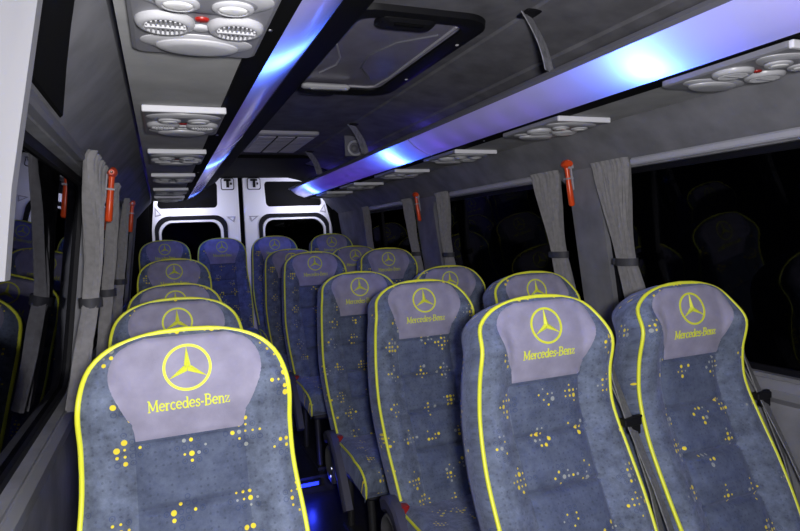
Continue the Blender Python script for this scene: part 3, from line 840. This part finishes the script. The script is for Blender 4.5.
# ------------------------------------------------------------------ hanging straps and the round speaker on the right cove
STR = [(1.315, 'broad webbing strap near the camera holding up the right luggage shelf'), (2.83, 'slim middle strap hanging to the right luggage shelf beside the round ring'), (3.75, 'farthest thin strap hanging from the ceiling near the rear doors')]
def strap_(y, first):
    r = empty('shelf_strap')
    mb = MB(); a = Vector((-.012, 0, -.004)); b = Vector((.056, -.0, -.147))
    pts = [a.lerp(b, i / 8) + Vector((.012 * math.sin(PI * i / 8), 0, 0)) for i in range(9)]
    mb.ribbon(pts, (.024, .014, 0), .0012); mb.build('webbing', 'strap', r)
    mb = MB(); mb.rbox(-.025, .02, -.028, .028, -.008, 0, .006); mb.build('anchor_plate', 'black_plastic', r)
    mb = MB(); mb.lathe([(.006, 0), (.005, .003)], (-.015, 0, -.008), (0, 0, -1), 10); mb.build('bolt', 'metal', r)
    return r
st0 = strap_(0, True)
for i, (y, lab) in enumerate(STR):
    o = st0 if i == 0 else copy_tree(st0)
    o.location = (.918, y, 1.819); tag(o, lab, 'strap', 'straps of the right luggage shelf')
r = empty('cove_speaker', (1.0, 3.07, 1.746)); tag(r, 'small round pale speaker ring on a dark plate above the right shelf', 'speaker')
mb = MB(); mb.rbox(-.055, .055, .008, .020, -.05, .060, .004); mb.build('plate', 'lip', r)
mb = MB(); mb.tube([(math.cos(2 * PI * i / 32) * .038, 0, math.sin(2 * PI * i / 32) * .036 - .008) for i in range(32)], .006, 8, True); mb.build('ring', 'console_lt', r)
mb = MB(); mb.lathe([(.020, 0), (.017, .006), (.006, .009)], (0, .008, -.008), (0, -1, 0), 16); mb.build('centre_cap', 'grey_plastic', r)

# ------------------------------------------------------------------ curtains, rails, hammers
def curtain(side, ya, yb, yt, ztie, zb, ybt, label, flip=False):
    """ya,yb top ends along the wall; gathered to yt at the tie, hangs to ybt"""
    ym = (ya + yb) / 2
    ztop = 1.484
    r = empty('window_curtain', (XWALL(side, 1.2) - side * .03, yt, ztie)); o0 = r.location
    mb = MB(); P = []; NZ, NX = 30, 72
    folds = 11
    for i in range(NZ + 1):
        z = lerp(ztop, zb, i / NZ)
        if z > ztie:
            t = (ztop - z) / (ztop - ztie); e = t * t * (3 - 2 * t)
            c = lerp(ym, yt, e); w = lerp((yb - ya) / 2, .034, e ** .8)
        else:
            t = (ztie - z) / max(.01, ztie - zb); e = t ** .7
            c = lerp(yt, ybt, t); w = lerp(.034, .055, e)
        row = []
        for j in range(NX + 1):
            u = -1 + 2 * j / NX
            amp = lerp(.006, .012 if side > 0 else .014, min(1, (ztop - z) / .15))
            d = amp * math.sin(u * PI * folds + .6 * math.sin(z * 9)) + .004 * math.sin(u * 23 + z * 14)
            lean = .010
            row.append(WP(side, c + u * w - o0.y, z, 0)); q = row[-1]
            row[-1] = (q[0] - side * (.026 + d) - o0.x, q[1], z - o0.z)
        P.append(row)
    back = [[(x + side * .0025, y, z) for x, y, z in rr] for rr in P]
    mb.quad_grid(P); mb.quad_grid(back)
    mb.build('cloth', 'curtain', r, angle=80)
    mb = MB(); L = []
    cx = XWALL(side, ztie) - side * .026 - o0.x
    for i in range(24):
        a = 2 * PI * i / 24; L.append((cx + .027 * math.cos(a), .042 * math.sin(a)))
    mb.loops([[(x * 1, y, -.013) for x, y in L], [(x, y, .013) for x, y in L]])
    mb.loops([[(x * 1 + (x - cx) * .08, y * 1.06, -.013) for x, y in L], [(x + (x - cx) * .08, y * 1.06, .013) for x, y in L]])
    mb.rbox(cx - .012, cx + .012, .036, .062, -.012, .012, .006)
    mb.build('tie_band', 'tie', r)
    tag(r, label, 'curtain', 'gathered grey window curtains')
    return r
curtain(1, 1.535, 1.715, 1.60, 1.135, .86, 1.56, 'grey curtain gathered beside the nearest big right window, left of its black glass')
curtain(1, 1.905, 2.085, 1.965, 1.155, .86, 1.955, 'grey curtain at the near end of the second right window, beside an orange hammer')
curtain(1, 2.86, 3.01, 2.96, 1.14, .86, 2.96, 'grey curtain at the far end of the second right window')
curtain(1, 3.36, 3.50, 3.41, 1.14, .86, 3.41, 'dim grey curtain at the near end of the third right window, under the farther hammer')
curtain(1, 4.18, 4.30, 4.26, 1.14, .86, 4.26, 'dim grey curtain at the far end of the third right window')
curtain(-1, 1.51, 1.89, 1.80, 1.115, .875, 1.64, 'pale grey curtain hanging beside the nearest left window')
curtain(-1, 2.28, 2.42, 2.36, 1.10, .86, 2.36, 'dark curtain below the front left hammer, at the near end of the second left window')
curtain(-1, 3.00, 3.14, 3.06, 1.10, .86, 3.06, 'dim curtain at the far end of the second left window, before the rear left hammer')
def rail(side, ya, yb, label, m='rail'):
    r = MB(); z0 = 1.468
    def sec(y): return [(XWALL(side, z0) - side * d, y, z0 + dz) for d, dz in ((-.004, .012), (.013, .012), (.018, .006), (.018, -.006), (.013, -.011), (-.008, -.011))]
    r.loops([sec(ya), sec(yb)], True, True, True)
    o = r.build('curtain_rail', m, smooth=False); tag(o, label, 'curtain rail', 'curtain rails')
rail(1, -.3, 1.535, 'pale curtain rail above the nearest big right window')
rail(1, 2.09, 2.855, 'pale curtain rail above the second right window')
rail(1, 3.505, 4.175, 'faint curtain rail above the third right window')
rail(-1, .72, 1.505, 'curtain rail above the nearest left window', 'lip')
rail(-1, 2.425, 2.995, 'dim curtain rail above the second left window', 'lip')

def hammer():
    r = empty('emergency_hammer')      # local: x away from the wall, z up, origin at its middle
    mb = MB(); mb.tube([(0, 0, -.088), (0, .001, -.082), (0, .0, -.02), (0, 0, .03), (0, 0, .075)], [.008, .0115, .011, .0085, .011], 10); mb.build('handle', 'orange', r)
    mb = MB(); mb.tube([(0, -.024, .068), (0, -.008, .070), (0, .018, .070), (0, .028, .069)], [.008, .0165, .016, .009], 12); hd = mb.build('hammer_head', 'orange', r)
    mb = MB(); mb.tube([(0, -.020, .068), (0, -.034, .068)], [.007, .0012], 8); mb.build('striking_tip', 'metal', hd)
    mb = MB()
    mb.rbox(-.017, -.011, -.009, .009, -.03, .088, .004); mb.box(-.014, .013, -.013, .013, .012, .018); mb.box(-.014, .008, .018, .0225, .05, .082)
    mb.build('bracket', 'vent', r, smooth=False)
    return r
hm = hammer()
HM = [(1, 1.845, 1.430, 0, 'orange emergency hammer on the right wall beside the nearest window curtain'), (1, 3.27, 1.428, 0, 'small red emergency hammer on the right wall between the second and third windows'),
      (-1, 2.10, 1.430, 0, 'orange emergency hammer on the left wall beside the pale curtain'), (-1, 3.56, 1.428, 0, 'farther red emergency hammer on the left wall by the dim curtain')]
for i, (s_, y, z, t, lab) in enumerate(HM):
    o = hm if i == 0 else copy_tree(hm)
    o.location = (XWALL(s_, z) - s_ * .030, y, z)
    tilt = math.atan2(XWALL(s_, 1.47) - XWALL(s_, 1.38), .09)
    o.rotation_euler = (0, tilt, 0) if s_ < 0 else (0, -tilt, PI)
    tag(o, lab, 'emergency hammer', 'emergency hammers')

# blue aisle lamps at the platform step
for y, z, lab in ((2.848, .055, 'small blue step lamp on the riser in the aisle'), (4.118, .15, 'second blue step lamp on the riser far along the aisle')):
    r = empty('step_lamp', (.60, y, z)); tag(r, lab, 'lamp', 'step lamps')
    mb = MB(); mb.rbox(-.07, .07, -.008, .012, -.016, .016, .005); mb.build('housing', 'black_plastic', r)
    m = bpy.data.materials.get('blue_lamp')
    if not m:
        m = bpy.data.materials.new('blue_lamp'); m.use_nodes = True; e = m.node_tree.nodes['Principled BSDF']
        e.inputs['Emission Color'].default_value = (.02, .04, 1, 1); e.inputs['Emission Strength'].default_value = 1.6; e.inputs['Base Color'].default_value = (.05, .1, .8, 1); MAT['blue_lamp'] = m
    mb = MB(); mb.rbox(-.055, .055, -.011, -.007, -.009, .009, .003); mb.build('lens', 'blue_lamp', r)
    point('step_glow', (.60, y - .07, z + .03), (.03, .05, 1), .6, .01)

# added blue points, unseen behind the shelf lips, tinting the rear ceiling
for y in (2.5, 3.3, 4.1, 4.7):
    for x in (.12, 1.17): point('shelf_fill', (x, y, 1.66), (.10, .06, 1), .35, .03)

# ------------------------------------------------------------------ light
def area(name, loc, target, size, watt, col, sy=None, spread=180):
    l = bpy.data.lights.new(name, 'AREA'); l.energy = watt; l.color = col; l.size = size; l.spread = math.radians(spread)
    if sy: l.shape = 'RECTANGLE'; l.size_y = sy
    o = bpy.data.objects.new(name, l); COL.objects.link(o); o.location = loc
    o.rotation_euler = (Vector(target) - Vector(loc)).to_track_quat('-Z', 'Y').to_euler(); return o
area('camera_flash', (.05, -.10, 1.285), (.72, 2.0, 1.22), .10, 24.5, (1, .985, .985), .07)
# unseen fill lights added behind the shelf ends to brighten the doors
area('door_fill', (.08, 4.775, 1.64), (.30, 5.09, 1.52), .25, 1.9, (.84, .84, 1), .05, 130)
area('door_fill', (1.21, 4.775, 1.64), (1.02, 5.09, 1.52), .25, 1.9, (.84, .84, 1), .05, 130)
w = bpy.data.worlds.new('night'); sc.world = w; w.use_nodes = True
w.node_tree.nodes['Background'].inputs[0].default_value = (.002, .002, .004, 1); w.node_tree.nodes['Background'].inputs[1].default_value = 1

# ------------------------------------------------------------------ camera
F, YAW, PIT, ROL = 593.425, .381, .051, -.0434
cam = bpy.data.cameras.new('camera'); co = bpy.data.objects.new('camera', cam); COL.objects.link(co); sc.camera = co
cam.sensor_width = 36; cam.lens = F / 800 * 36; cam.clip_start = .02; cam.sensor_fit = 'HORIZONTAL'
fw = Vector((math.sin(YAW) * math.cos(PIT), math.cos(YAW) * math.cos(PIT), -math.sin(PIT)))
r0 = Vector((math.cos(YAW), -math.sin(YAW), 0)); u0 = r0.cross(fw)
rt = r0 * math.cos(ROL) + u0 * math.sin(ROL); up = -r0 * math.sin(ROL) + u0 * math.cos(ROL)
mw = Matrix((rt, up, -fw)).transposed().to_4x4(); mw.translation = (0, 0, HC); co.matrix_world = mw

sc.view_settings.view_transform = 'Standard'; sc.view_settings.look = 'None'
sc.view_settings.gamma = 1; sc.view_settings.use_curve_mapping = False; sc.view_settings.exposure = .0
sc.cycles.use_denoising = True
